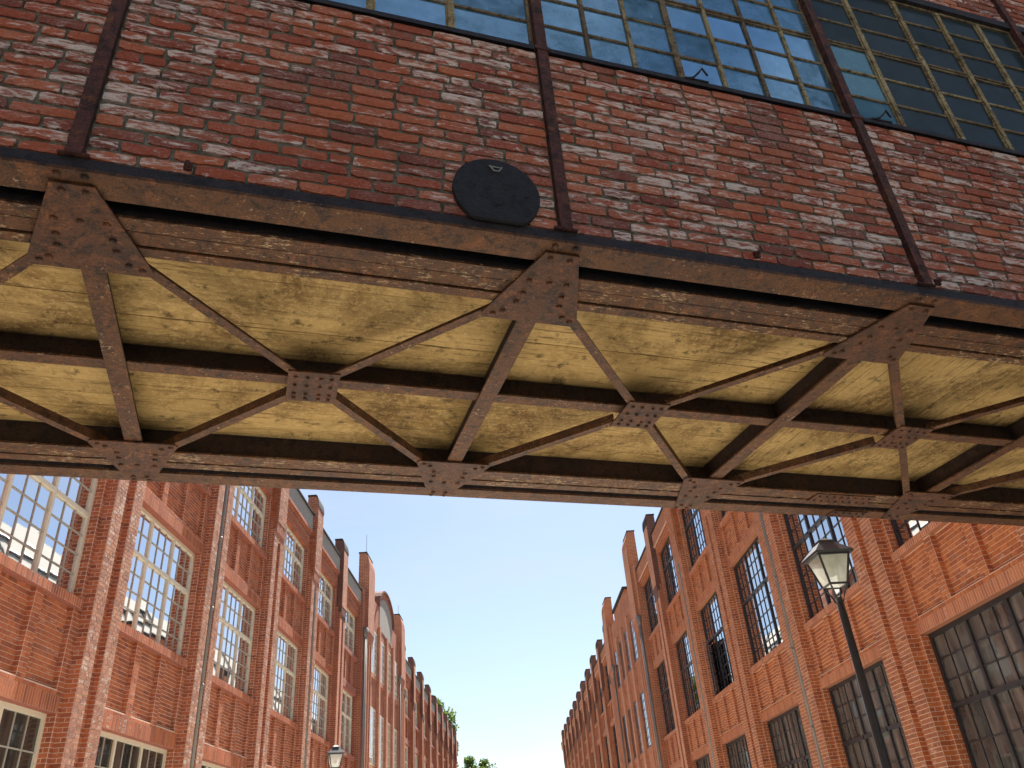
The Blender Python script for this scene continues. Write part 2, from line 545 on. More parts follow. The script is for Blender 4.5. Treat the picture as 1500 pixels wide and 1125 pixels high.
def brick_quad(m, o, ax, nz, L, H, a, dp):
    """one brick: front face at o, along ax (length L), up H, proud of the bed by dp along nz"""
    ox, oy, oz = o
    ax_x, ax_y = ax
    nx, ny = nz
    P = []
    for dd, ins in ((0.0, 0.0), (dp, 0.0025)):
        for u, w in ((ins, ins), (L - ins, ins), (L - ins, H - ins), (ins, H - ins)):
            P.append((ox + ax_x * u + nx * dd, oy + ax_y * u + ny * dd, oz + w))
    # winding for a right-handed (ax, z, n) frame
    cr = ax_y * nx * 0 + (ax_x * 0 - 0)
    fs = [(4, 5, 6, 7), (0, 1, 5, 4), (1, 2, 6, 5), (2, 3, 7, 6), (3, 0, 4, 7)]
    # ax x z should equal n, otherwise flip
    cx, cy = ax_y * 1.0, -ax_x * 1.0
    if cx * nx + cy * ny < 0:
        fs = [tuple(reversed(f)) for f in fs]
    m.add(P, fs, a)


def brick_rect(m, o, ax, nz, W, z0, z1, rng, soldier=False, sizes=None, collect=None, dp=0.008):
    """fill a rectangle (start o=(x,y), along ax, width W, z0..z1) with bricks standing proud along nz"""
    if soldier:
        n = max(1, round(W / 0.083))
        w = W / n
        for i in range(n):
            a = rng.random()
            brick_quad(m, (o[0] + ax[0] * (i * w + JT / 2), o[1] + ax[1] * (i * w + JT / 2), z0 + 0.004), ax, nz, w - JT, z1 - z0 - 0.008, a, dp)
        return
    r0 = math.floor(z0 / CO + 1e-6)
    r1 = math.ceil(z1 / CO - 1e-6)
    for r in range(r0, r1):
        za, zb = max(z0, r * CO + JT / 2), min(z1, (r + 1) * CO - JT / 2)
        if zb - za < 0.02:
            continue
        x = 0.0
        if W < 0.30:
            parts = [W] if (r % 2 == 0 or W < 0.16) else [W * 0.5, W * 0.5]
        else:
            parts = []
            rem = W
            st = (r % 2 == 0)
            first = True
            while rem > 1e-4:
                if first and not st:
                    L = 0.1875
                else:
                    L = 0.25 if rng.random() < 0.62 else 0.125
                first = False
                if rem - L < 0.06:
                    L = rem
                parts.append(L)
                rem -= L
        for L in parts:
            a = rng.random()
            oo = (o[0] + ax[0] * (x + JT / 2), o[1] + ax[1] * (x + JT / 2), za)
            if collect is not None:
                collect.append((oo, ax, nz, L - JT, zb - za))
            else:
                brick_quad(m, oo, ax, nz, L - JT, zb - za, a, dp * rng.uniform(0.7, 1.2))
            x += L


OUT = (1, 0)     # facade outward normal in local (x=outward, y=along street)
AL = (0, 1)
NEAR = (0, -1)
FAR = (0, 1)


class Facade:
    pass


def make_factory(P):
    sg = P['sg']
    rng = random.Random(P['seed'])
    root = empty(P['name'], (P['x0'], 0, 0), P['rz'])
    tag(root, P['label'], 'factory building')
    pre = P['pre']
    PBK = P['pil_mat']
    MBK, MMO, MFA = pre + '_brick', pre + '_mortar', pre + '_far_brick'
    pw, sw = P['pw'], P['strip']              # pilaster width, strip width
    bay = P['bay']
    jw = 0.13                                  # jamb strip
    DJ, DW, DF = -0.21, -0.42, -0.31           # jamb/spandrel plane, window plane, field plane
    zc0, zc1 = P['zc']                         # corbel start/end
    ztop = P['ztop']
    cop0, cop1 = P['cop']
    cap = 0.05                                 # how far the upper shaft stands out
    GD = -0.12                                 # groove depth
    SPN = P['spandrels']
    WIN = P['windows']
    ow = bay - pw                              # opening between pilasters
    cache = {}

    def new():
        return MB(sg)

    def put(name, me, s=0.0, parent=root, **kw):
        return link(name, me, parent, loc=(0, sg * s, 0), **kw)

    # ---- pilaster backing + brickwork (origin: near edge at y=0)
    def pil_back(mat):
        m = new()
        m.box(DW - 0.3, DJ, -jw, pw + jw, 0, cop1)
        m.box(DJ - 0.01, GD, 0, pw, 0, zc1)
        m.box(GD - 0.01, 0, 0, sw, 0, zc1 - 0.3)
        m.box(GD - 0.01, 0, pw - sw, pw, 0, zc1 - 0.3)
        return m.mesh('pilaster', mat)

    def shaft(mat):
        # upper shaft with corbelled foot and rounded head, profile in (x,z) extruded along y
        m = new()
        prof = [(-0.42, cop0 - 0.6), (-0.19, cop0 - 0.6), (-0.19, zc0), (0.0, zc0 + 0.02), (0.03, zc0 + 0.25), (cap, zc1)]
        zr = ztop - 0.5
        prof += [(cap, zr)]
        for i in range(1, 7):
            an = i / 6 * math.pi / 2
            prof.append((cap - P['round'] * (1 - math.cos(an)), zr + 0.5 * math.sin(an)))
        prof.append((-0.42, ztop))
        # prism axis 1 expects (z, x) order
        m.prism([(z, x) for x, z in prof], 1, 0.10, pw - 0.10)
        return m.mesh('shaft', mat)

    def shaft_cap():
        m = new()
        zr = ztop - 0.5
        top, bot = [], []
        for i in range(0, 8):
            an = min(i, 7) / 7 * math.pi / 2
            bot.append((cap - P['round'] * (1 - math.cos(an)) + 0.003, zr + 0.5 * math.sin(an) + 0.003))
            top.append((cap - P['round'] * (1 - math.cos(an)) + 0.015, zr + 0.5 * math.sin(an) + 0.02 + 0.05 * math.sin(an)))
        bot.append((-0.44, ztop + 0.003))
        top.append((-0.44, ztop + 0.07))
        poly = bot + list(reversed(top))
        m.prism([(z, x) for x, z in poly], 1, 0.07, pw - 0.07)
        return m.mesh('shaft_cap', 'roof_lead')

    def pil_bricks(seed):
        q = random.Random(seed)
        m, mf = new(), new()
        zt = zc1 - 0.3
        brick_rect(mf, (0, 0), AL, OUT, sw, 0, zt, q)
        brick_rect(mf, (0, pw - sw), AL, OUT, sw, 0, zt, q)
        brick_rect(m, (GD, sw), AL, OUT, pw - 2 * sw, 0, zc0, q)
        brick_rect(m, (GD, pw - sw), (1, 0), NEAR, -GD, 0, zt, q)
        brick_rect(m, (GD, sw), (1, 0), FAR, -GD, 0, zt, q)
        brick_rect(m, (DJ, 0), (1, 0), NEAR, -DJ, 0, cop0, q)
        brick_rect(m, (DJ, pw), (1, 0), FAR, -DJ, 0, cop0, q)
        for y0, y1, nn, yy in ((-jw, 0, NEAR, -jw), (pw, pw + jw, FAR, pw + jw)):
            brick_rect(m, (DJ, y0), AL, OUT, jw, 0, cop0, q)
            for zb, zt_ in [(w['z0'], w['z1']) for w in WIN]:
                brick_rect(m, (DW, yy), (1, 0), nn, DJ - DW, zb, zt_, q)
        # upper shaft faces
        brick_rect(mf, (cap, 0.10), AL, OUT, pw - 0.2, zc1 + 0.02, ztop - 0.78, q)
        for yy, nn in ((0.10, NEAR), (pw - 0.10, FAR)):
            brick_rect(m, (-0.41, yy), (1, 0), nn, 0.41 + cap - 0.02, max(cop0 - 0.55, zc1), ztop - 0.78, q)
            brick_rect(m, (-0.41, yy), (1, 0), nn, 0.41, ztop - 0.78, ztop - 0.35, q)
        return m.mesh('brickwork', MBK), mf.mesh('brickwork', PBK)

    def far_fronts():
        m = new()
        zt = zc1 - 0.3
        m.box(-0.01, 0.005, 0.004, sw - 0.004, 0, zt)
        m.box(-0.01, 0.005, pw - sw + 0.004, pw - 0.004, 0, zt)
        m.box(cap - 0.01, cap + 0.005, 0.104, pw - 0.104, zc1 + 0.02, ztop - 0.55)
        return m.mesh('front_strips', pre + '_far_pale')

    # ---- spandrel (origin: far edge of near jamb at y=0, width sp)
    sp = ow - 2 * jw
    ribs = []
    bw = 0.16
    rw = 0.25
    nf = 3
    fw = (sp - 2 * bw - (nf - 1) * rw) / nf
    fields = [(bw + i * (fw + rw), bw + i * (fw + rw) + fw) for i in range(nf)]

    def span_back(mat, z0, z1):
        m = new()
        m.box(DW - 0.25, DF, 0, sp, z0, z1)
        edges = [0] + [e for f_ in fields for e in f_] + [sp]
        for i in range(0, len(edges), 2):
            m.box(DF - 0.005, DJ, edges[i], edges[i + 1], z0, z1)
        for a_, b_ in fields:
            m.box(DF - 0.005, DJ, a_, b_, z0, z0 + CO)
        return m.mesh('spandrel', mat)

    def span_bricks(seed, z0, z1, collect=None):
        q = random.Random(seed)
        m = new()
        edges = [0] + [e for f_ in fields for e in f_] + [sp]
        for i in range(0, len(edges), 2):
            brick_rect(m, (DJ, edges[i]), AL, OUT, edges[i + 1] - edges[i], z0, z1, q, collect=collect)
        for a_, b_ in fields:
            brick_rect(m, (DF, a_), AL, OUT, b_ - a_, z0 + CO, z1, q, collect=collect)
            brick_rect(m, (DF, b_), (1, 0), NEAR, DJ - DF, z0 + CO, z1, q, collect=collect)
            brick_rect(m, (DF, a_), (1, 0), FAR, DJ - DF, z0 + CO, z1, q, collect=collect)
            brick_rect(m, (DJ, a_), AL, OUT, b_ - a_, z0, z0 + CO, q, collect=collect)
        return m.mesh('brickwork', MBK) if collect is None else None

    bed, beds, sbeds = [], [], []

    def lintel(z0, z1, seed):
        m = new()
        m.box(DW - 0.2, DJ + 0.008, 0, sp, z0, z1)
        b = m.mesh('lintel', P['lintel_mat'])
        q = random.Random(seed)
        m = new()
        bed.append((DJ + 0.006, DJ + 0.0092, 0.003, sp - 0.003, z0 + 0.003, z1 - 0.003))
        m2 = new()
        m2.box(*bed[-1])
        beds.append(m2.mesh('mortar_bed', MMO))
        brick_rect(m, (DJ + 0.008, 0), AL, OUT, sp, z0, z1, q, soldier=True, dp=0.006)
        return b, m.mesh('brickwork', P['lbrick'])

    def sill(z0, z1, seed):
        m = new()
        m.box(DW - 0.2, DJ + 0.05, -0.02, sp + 0.02, z0, z1)
        b = m.mesh('sill', P['sill_mat'])
        q = random.Random(seed)
        m = new()
        m2 = new()
        m2.box(DJ + 0.048, DJ + 0.0512, -0.017, sp + 0.017, z0 + 0.003, z1 - 0.003)
        sbeds.append(m2.mesh('mortar_bed', MMO))
        brick_rect(m, (DJ + 0.05, -0.02), AL, OUT, sp + 0.04, z0, z1, q, soldier=True, dp=0.005)
        return b, m.mesh('brickwork', P['lbrick'])

    # ---- windows: columns 3x3, rows list of pane counts split by transom height
    fmat = P['frame_mat']

    def window_meshes(w):
        z0, z1 = w['z0'], w['z1']
        fr, mu, tr, gb = 0.09, 0.085, 0.085, 0.024
        x0, x1 = DW - 0.05, DW + 0.045
        m = new()
        m.box(x0, x1, 0, fr, z0, z1)
        m.box(x0, x1, sp - fr, sp, z0, z1)
        m.box(x0, x1, fr, sp - fr, z0, z0 + fr)
        m.box(x0, x1, fr, sp - fr, z1 - fr, z1)
        secw = (sp - 2 * fr - 2 * mu) / 3
        ys = [fr + i * (secw + mu) for i in range(3)]
        for y in ys[1:]:
            m.box(x0, x1 - 0.004, y - mu, y, z0 + fr, z1 - fr)
        zt = w['transom']
        for y in ys:
            m.box(x0, x1 + 0.012, y, y + secw, zt - tr / 2, zt + tr / 2)
        frame = m.mesh('frame', fmat)
        zones = [(z0 + fr, zt - tr / 2, w['rows'][0]), (zt + tr / 2, z1 - fr, w['rows'][1])]
        m = new()
        panes = []
        for y in ys:
            for za, zb, n in zones:
                ph = (zb - za) / n
                pwid = secw / w['cols']
                for i in range(1, n):
                    m.box(DW - 0.02, DW + 0.02, y, y + secw, za + i * ph - gb / 2, za + i * ph + gb / 2)
                for i in range(1, w['cols']):
                    m.box(DW - 0.018, DW + 0.018, y + i * pwid - gb / 2, y + i * pwid + gb / 2, za, zb)
                for i in range(n):
                    for j in range(w['cols']):
                        panes.append((y + j * pwid, y + (j + 1) * pwid, za + i * ph, za + (i + 1) * ph))
        bars = m.mesh('glazing_bars', P['bar_mat'])
        m = new()
        for y in ys:
            m.box(DW - 0.006, DW - 0.001, y - 0.01, y + secw + 0.01, z0 + fr - 0.01, z1 - fr + 0.01)
        sheet_ = m.mesh('glazing', w['glass'])
        pm = {}
        for (a_, b_, c_, d_) in panes:
            k_ = (round(b_ - a_, 4), round(d_ - c_, 4))
            if k_ not in pm:
                m = MB()
                h1, h2 = k_[0] / 2 + 0.004, k_[1] / 2 + 0.004
                m.box(-0.003, 0.003, -h1, h1, -h2, h2)
                pm[k_] = m.mesh('pane', w['glass'])
        return frame, bars, sheet_, panes, pm

    wm = [window_meshes(w) for w in WIN]
    me_pb = [pil_back(MMO), pil_back(MFA)]
    me_sh = [shaft(MFA), shaft('weathered_far_brick')]
    me_cap = shaft_cap()
    me_ff = far_fronts()
    me_pk = [pil_bricks(P['seed'] + i) for i in range(2)]
    me_sp = [[span_back(mt, a_, b_) for mt in (MMO, MFA)] for a_, b_ in SPN]
    me_sk = [[span_bricks(P['seed'] + 10 + i, a_, b_) for i in range(2)] for a_, b_ in SPN]
    me_li = [lintel(a_, b_, P['seed'] + 30) for a_, b_ in P['lintels']]
    me_si = [sill(a_, b_, P['seed'] + 40) for a_, b_ in P['sills']]
    # cornice over the top window and grey coping band
    m = new()
    zt0 = WIN[-1]['z1']
    hh = cop0 - zt0
    for i, (fa, fb, dd) in enumerate(((0.0, 0.34, DJ), (0.34, 0.46, DJ + 0.05), (0.46, 0.74, DJ + 0.02), (0.74, 0.86, DJ + 0.08), (0.86, 1.0, DJ + 0.14))):
        m.box(DW - 0.2, dd, 0, sp, zt0 + fa * hh, zt0 + fb * hh)
    me_co = m.mesh('cornice', MFA)
    m = new()
    m.box(DW - 0.2, DJ + 0.12, 0, sp, cop0, cop1)
    me_cp = m.mesh('parapet_band', P['coping_mat'])
    m = new()
    m.box(DW - 0.24, DJ + 0.19, -0.02, sp + 0.02, cop1, cop1 + 0.06)
    me_cc = m.mesh('coping', 'roof_lead')
    # downspout
    m = new()
    gy = pw / 2
    m.tube([(GD + 0.085, gy, 0.1), (GD + 0.085, gy, zc0 - 0.1), (GD + 0.085, gy, cop0 - 1.0)], 0.06, 10)
    for z in range(2, int(zc0), 2):
        m.tube([(GD + 0.085, gy, z), (GD + 0.085, gy, z + 0.08)], 0.072, 10)
    me_ds = m.mesh('downspout', 'zinc', True)

    panes_left = [300]
    F = Facade()
    F.panes = []
    # brick collection for the nearest spandrel: bricks as objects of their own
    unit = MB(1)
    unit.box(-0.5, 0.5, -0.5, 0.5, -0.5, 0.5)

    def regular_bay(s, near, top=True, detail=0, nb=0):
        """pilaster near edge at s plus the bay that follows it towards the far side"""
        pb = put('pilaster', me_pb[0 if near else 1], s)
        sh = link('shaft', me_sh[0 if near else 1], pb)
        link('shaft_cap', me_cap, pb)
        if near:
            link('brickwork', me_pk[nb % 2][0], pb, kind='stuff')
            link('brickwork', me_pk[nb % 2][1], pb, kind='stuff')
        else:
            link('front_strips', me_ff, pb)
        s2 = s + pw + jw
        for i in range(len(SPN)):
            so = put('spandrel', me_sp[i][0 if near else 1], s2)
            if near and not (detail == 2 and i == 0):
                link('brickwork', me_sk[i][nb % 2], so, kind='stuff')
            if detail == 2 and i == 0:
                col = []
                span_bricks(P['seed'] + 77, SPN[i][0], SPN[i][1], col)
                q = random.Random(3)
                # the bricks that show largest: nearest the camera side / front faces first
                fronts = [b for b in col if b[2] == OUT]
                others = [b for b in col if b[2] != OUT]
                fronts.sort(key=lambda b: P['bsort'] * b[0][1])
                keep, rest = fronts[:300], fronts[300:] + others
                meshes = {}
                for (o, ax, nz, L, H) in keep:
                    kk = (round(L, 3), round(H, 3))
                    if kk not in meshes:
                        bm = MB(1)
                        brick_quad(bm, (0, -kk[0] / 2 if sg > 0 else -kk[0] / 2, 0), (0, 1), (1, 0), kk[0], kk[1], 0.0, 0.009)
                        meshes[kk] = bm.mesh('brick', MBK)
                    link('brick', meshes[kk], so, loc=(o[0] + q.uniform(-0.001, 0.002), sg * (o[1] + L / 2), o[2]))
                m = new()
                for (o, ax, nz, L, H) in rest:
                    brick_quad(m, o, ax, nz, L, H, q.random(), 0.008)
                link('brickwork', m.mesh('brickwork', MBK), so, kind='stuff')
        for i, (b_, k_) in enumerate(me_li):
            lo = put('lintel', b_, s2)
            if near:
                link('brickwork', k_, lo, kind='stuff')
                link('mortar_bed', beds[i], lo)
        for i, (b_, k_) in enumerate(me_si):
            so = put('sill', b_, s2)
            if near:
                link('brickwork', k_, so, kind='stuff')
                link('mortar_bed', sbeds[i], so)
        put('cornice', me_co, s2)
        pp = put('parapet_band', me_cp, s2)
        link('coping', me_cc, pp)
        for wi, w in enumerate(WIN):
            frame, bars, sheet_, panes, pm = wm[wi]
            wo = put('window', frame, s2)
            link('glazing_bars', bars, wo)
            if near and detail >= 1 and panes_left[0] >= len(panes) and (wi < 2 or detail == 1):
                panes_left[0] -= len(panes)
                for (a_, b_, c_, d_) in panes:
                    link('pane', pm[(round(b_ - a_, 4), round(d_ - c_, 4))], wo,
                         loc=(DW - 0.004, sg * (a_ + b_) / 2, (c_ + d_) / 2),
                         rot=(0, R_(rng.uniform(-0.35, 0.35)), R_(rng.uniform(-0.5, 0.5))))
            else:
                link('glazing', sheet_, wo)

    F.root, F.put, F.regular_bay, F.me_ds, F.new = root, put, regular_bay, me_ds, new
    F.mats = (MBK, MMO, MFA)
    F.dims = dict(pw=pw, sw=sw, jw=jw, DJ=DJ, DW=DW, DF=DF, sp=sp, cop0=cop0, cop1=cop1)
    return F


def tall_pilaster(F, s, w, zt, spouts, rod=0.0):
    m = F.new()
    zr = zt - 0.9
    prof = [(-0.45, 0), (0.05, 0), (0.05, 12.2), (0.15, 12.9), (0.15, zr)]
    for i in range(1, 7):
        an = i / 6 * math.pi / 2
        prof.append((0.15 - 0.25 * (1 - math.cos(an)), zr + 0.9 * math.sin(an)))
    prof.append((-0.45, zt))
    m.prism([(z, x) for x, z in prof], 1, w * 0.30, w)
    m.box(-0.6, 0.0, 0, w * 0.30, 0, zt - 2.2)
    tp = F.put('tall_pilaster', m.mesh('tall_pilaster', F.mats[2]), s)
    m = F.new()
    m.box(0.145, 0.156, w * 0.30 + 0.02, w - 0.02, 12.95, zr)
    link('front_strips', m.mesh('front_strips', F.mats[2].replace('brick', 'pale')), tp)
    m = F.new()
    for k_ in range(3):
        m.box(0.05, 0.11, w * (0.34 + 0.24 * k_), w * (0.34 + 0.24 * k_) + 0.16, 0.3, 12.0 + 0.3 * k_)
    link('lesene', m.mesh('lesene', F.mats[2].replace('brick', 'pale')), tp)
    m = F.new()
    m.box(-0.48, 0.0, w * 0.30 - 0.04, w + 0.04, zt, zt + 0.06)
    link('shaft_cap', m.mesh('shaft_cap', 'roof_lead'), tp)
    if rod:
        m = F.new()
        m.tube([(-0.2, w * 0.6, zt), (-0.2, w * 0.6, zt + rod)], 0.013, 6)
        link('lightning_rod', m.mesh('lightning_rod', 'zinc'), tp)
    m = F.new()
    for k_, sx in enumerate(spouts):
        m.tube([(0.10, sx, 0.1), (0.10, sx, 12.4)], 0.06, 8)
        m.tube([(0.10, sx, 12.4), (0.10, sx, 12.9)], [0.06, 0.16], 8)
    link('downspout', m.mesh('downspout', 'zinc', True), tp)
    return tp


def risalit(F, s0, s1, arch, ztop, zspring, glass, frame):
    """the taller centre part between two tall pilasters"""
    m = F.new()
    W = s1 - s0
    c = W / 2
    hw = 2.9
    # front outline (y, z) with arched gable
    pts = [(0, 0), (W, 0), (W, zspring)]
    pts.append((c + hw + 0.35, zspring))
    if arch:
        for i in range(0, 13):
            an = math.pi * i / 12
            pts.append((c + hw * math.cos(an), zspring + (ztop - zspring) * math.sin(an)))
    else:
        pts += [(c + hw, zspring), (c + hw, ztop - 0.5), (c - hw, ztop - 0.5), (c - hw, zspring)]
    pts += [(c - hw - 0.35, zspring), (0, zspring)]
    m.prism([(a, b) for a, b in pts], 0, -0.6, -0.05)
    ro = F.put('projecting_bay', m.mesh('projecting_bay', F.mats[2]), s0)
    # arch rim
    m = F.new()
    if arch:
        N_ = 14
        for i in range(N_):
            a0, a1 = math.pi * i / N_, math.pi * (i + 1) / N_
            q = []
            for rr, an in ((1.0, a0), (1.06, a0), (1.06, a1), (1.0, a1)):
                q.append((c + hw * rr * math.cos(an), zspring + (ztop - zspring) * rr * math.sin(an)))
            m.prism(q, 0, -0.62, 0.10)
        q = [(c + (hw - 0.5) * math.cos(math.pi * i / 16), zspring + (ztop - zspring - 0.45) * math.sin(math.pi * i / 16)) for i in range(17)]
        link('arch_rim', m.mesh('arch_rim', 'weathered_far_brick'), ro)
        m = F.new()
        m.prism(q, 0, -0.05, -0.02)
        m.box(-0.05, -0.02, c - hw + 0.5, c + hw - 0.5, zspring - 1.2, zspring - 0.001)
        link('tympanum', m.mesh('tympanum', 'grey_render'), ro)
    else:
        m.box(-0.62, 0.08, c - hw - 0.1, c + hw + 0.1, ztop - 0.5, ztop - 0.35)
        link('coping', m.mesh('coping', 'roof_lead'), ro)
    # lesenes and windows
    for y in (c - hw - 0.1, c - 0.22, c + hw - 0.5):
        m = F.new()
        m.box(-0.05, 0.12, y, y + 0.5, 0.2, zspring - 1.3)
        link('lesene', m.mesh('lesene', F.mats[2].replace('brick', 'pale')), ro)
    for y0, y1 in ((c - hw + 0.6, c - 0.4), (c + 0.45, c + hw - 0.7), (0.3, c - hw - 0.35), (c + hw + 0.3, W - 0.3)):
        if y1 - y0 < 0.3:
            continue
        for z0, z1 in ((1.2, 4.6), (6.5, 9.4), (11.2, 13.6)):
            m = F.new()
            m.box(-0.05, 0.0, y0 - 0.1, y1 + 0.1, z0 - 0.25, z0)
            so = link('sill', m.mesh('sill', 'pale_lintel'), ro)
            m = F.new()
            m.box(-0.04, -0.02, y0, y1, z0, z0 + 0.08)
            m.box(-0.04, -0.02, y0, y1, z1 - 0.08, z1)
            n = max(2, int((y1 - y0) / 0.4))
            for i in range(n + 1):
                y = y0 + (y1 - y0 - 0.05) * i / n
                m.box(-0.045, -0.022, y, y + 0.05, z0, z1)
            for i in range(1, 6):
                z = z0 + (z1 - z0) * i / 6
                m.box(-0.047, -0.026, y0, y1, z, z + 0.03)
            wo = link('window', m.mesh('window', frame), ro)
            m = F.new()
            m.box(-0.06, -0.036, y0, y1, z0, z1)
            link('glazing', m.mesh('glazing', glass), wo)
    return ro


def body(F, s0, s1, z, monitor):
    m = F.new()
    m.box(-16, -0.47, s0, s1, 0, z)
    bo = F.put('building_body', m.mesh('building_body', F.mats[2]))
    m = F.new()
    m.box(-16.1, -0.6, s0, s1, z + 0.02, z + 0.2)
    link('roof', m.mesh('roof', 'roof_felt'), bo)
    # pale set-back roof storey with dark lattice framing (shows in the opposite windows)
    m = F.new()
    y0, y1 = 38, s1 - 2
    m.prism([(z + 0.2, -15.5), (z + 0.2, -3.0), (monitor, -8.0)], 1, y0, y1)
    mo = link('roof_storey', m.mesh('roof_storey', 'white_render'), bo)
    m = F.new()

    def slope(t_, o=0.06):
        return (-3.0 - 5.0 * t_ + o, z + 0.2 + (monitor - z - 0.2) * t_ + o)
    y = y0
    while y < y1 - 5:
        (xa, za), (xb, zb) = slope(0.0), slope(1.0)
        m.tube([(xa, y, za), (xb, y, zb)], 0.07, 4)
        y += 6.0
    for t_ in (0.72,):
        xa, za = slope(t_)
        m.tube([(xa, y0, za), (xa, y1, za)], 0.13, 4)
    link('lattice', m.mesh('lattice', 'dark_frame'), mo)


LB = make_factory(dict(
    name='factory_building', label='red brick factory with cream framed windows along the left side of the street', pre='left', sg=1, seed=11,
    x0=-8.2, rz=-math.atan(0.01), pw=1.2, strip=0.42, bay=5.52, zc=(11.9, 12.5), ztop=15.8, cop=(14.1, 14.8),
    spandrels=[(4.75, 6.34), (9.62, 11.02)], lintels=[(4.45, 4.75), (9.33, 9.62)], sills=[(6.34, 6.52), (11.02, 11.2)],
    windows=[dict(z0=1.1, z1=4.45, transom=3.2, rows=(3, 2), cols=3, glass='left_ground_glass'),
             dict(z0=6.52, z1=9.33, transom=8.25, rows=(4, 2), cols=3, glass='left_glass'),
             dict(z0=11.2, z1=13.36, transom=12.55, rows=(3, 2), cols=3, glass='left_glass')],
    frame_mat='cream_frame', bar_mat='cream_bar', sill_mat='left_plain', lintel_mat='left_plain', coping_mat='grey_render', round=0.16, pil_mat='left_pilaster_brick', lbrick='left_brick', bsort=-1))
RB = make_factory(dict(
    name='factory_building', label='orange-red brick factory with black framed windows along the right side of the street', pre='right', sg=-1, seed=23,
    x0=8.08, rz=math.pi + math.atan(0.0125), pw=1.3, strip=0.50, bay=5.72, zc=(12.2, 12.9), ztop=16.55, cop=(14.75, 15.4),
    spandrels=[(5.08, 6.36), (10.18, 11.38)], lintels=[(4.85, 5.08), (9.93, 10.18)], sills=[(6.36, 6.5), (11.38, 11.52)],
    windows=[dict(z0=1.0, z1=4.85, transom=3.52, rows=(4, 3), cols=3, glass='right_ground_glass'),
             dict(z0=6.5, z1=9.93, transom=8.58, rows=(5, 3), cols=3, glass='right_glass'),
             dict(z0=11.52, z1=14.4, transom=13.45, rows=(4, 2), cols=3, glass='right_glass')],
    frame_mat='dark_frame', bar_mat='dark_frame', sill_mat='pale_lintel', lintel_mat='pale_lintel', coping_mat='right_far_brick', round=0.08, pil_mat='right_pilaster_brick', lbrick='pale_brick', bsort=-1))

# left: regular pilasters at 15.42 + 5.52 k, tall pair round the centre part, then regular again
for k in range(-7, 5):
    s = 15.42 + 5.52 * k
    LB.regular_bay(s, near=(-1 <= k <= 3), detail={-1: 2, 0: 1, 1: 1}.get(k, 0), nb=k)
    if k in (1, 3, -3, -5):
        LB.put('downspout', LB.me_ds, s)
tall_pilaster(LB, 43.1, 2.7, 17.3, (0.25, 0.6), 1.4)
risalit(LB, 45.8, 56.3, True, 16.85, 15.4, 'left_glass', 'cream_frame')
tall_pilaster(LB, 56.2, 2.4, 17.2, (0.3,), 0.9)
for k in range(9):
    LB.regular_bay(58.6 + 5.72 * k, near=False)
    if k % 2 == 1:
        LB.put('downspout', LB.me_ds, 58.6 + 5.72 * k)
body(LB, -24, 110, 14.0, 21.9)
# right
for k in range(-2, 5):
    s = 16.14 + 5.72 * k
    RB.regular_bay(s, near=(-1 <= k <= 3), detail={-1: 2, 0: 1, 1: 1}.get(k, 0), nb=k)
    if k in (1, 3, -3, -5):
        RB.put('downspout', RB.me_ds, s)
fr_s = 16.14 + 5.72 * 2 + RB.dims['pw'] + RB.dims['jw']
sw_, h0, h1 = 1.26, 6.62, 8.50
m = MB()
for a_, b_, c_, d_ in ((0, 0.06, h0, h1), (sw_ - 0.06, sw_, h0, h1), (0.06, sw_ - 0.06, h0, h0 + 0.06), (0.06, sw_ - 0.06, h1 - 0.06, h1)):
    m.box(-0.02, 0.02, a_, b_, c_, d_)
for i in (1, 2):
    m.box(-0.012, 0.012, i * sw_ / 3 - 0.012, i * sw_ / 3 + 0.012, h0 + 0.06, h1 - 0.06)
for i in range(1, 5):
    m.box(-0.013, 0.013, 0.06, sw_ - 0.06, h0 + i * (h1 - h0) / 5 - 0.012, h0 + i * (h1 - h0) / 5 + 0.012)
sash = link('open_sash', m.mesh('open_sash', 'dark_frame'), RB.root, loc=(-0.33, -(fr_s + RB.dims['sp'] - 0.10), 0), rot=(0, 0, R_(-10)), label='black window sash standing open')
m = MB()
m.box(-0.003, 0.003, 0.05, sw_ - 0.05, h0 + 0.05, h1 - 0.05)
link('pane', m.mesh('pane', 'right_glass'), sash)
tall_pilaster(RB, 44.7, 2.6, 18.05, (0.25, 0.6))
risalit(RB, 47.2, 58.0, False, 16.3, 15.4, 'right_glass', 'dark_frame')
tall_pilaster(RB, 57.9, 2.6, 17.8, (0.3,))
for k in range(11):
    RB.regular_bay(60.6 + 5.8 * k, near=False)
    if k % 2 == 1:
        RB.put('downspout', RB.me_ds, 60.6 + 5.8 * k)
body(RB, 4.6, 124, 14.6, 22.6)

# ------------------------------------------------------------------ bridge
TH = 0.29829963
U0 = -1.0530763
HB = 1.6 + 2.9256741
bridge = empty('bridge', (U0 * math.cos(TH), U0 * math.sin(TH), HB), TH)
tag(bridge, 'brick-walled enclosed footbridge on a riveted brown steel frame crossing over the street', 'bridge')
UA, UB = -7.1, 12.2
VC = 4.879                       # middle of the deck; the far chord mirrors the near one
BL = 2.5


def bpart(name, mb, mat, parent=bridge, **kw):
    return link(name, mb.mesh(name, mat, kw.pop('smooth', False)), parent, **kw)


def jbox(m, x0, x1, y0, y1, z0, z1, rng, amp=0.002, a=0.0):
    m.box(x0, x1, y0 + rng.uniform(-amp, amp), y1 + rng.uniform(-amp, amp), z0 + rng.uniform(-amp, amp) * .3, z1, a)


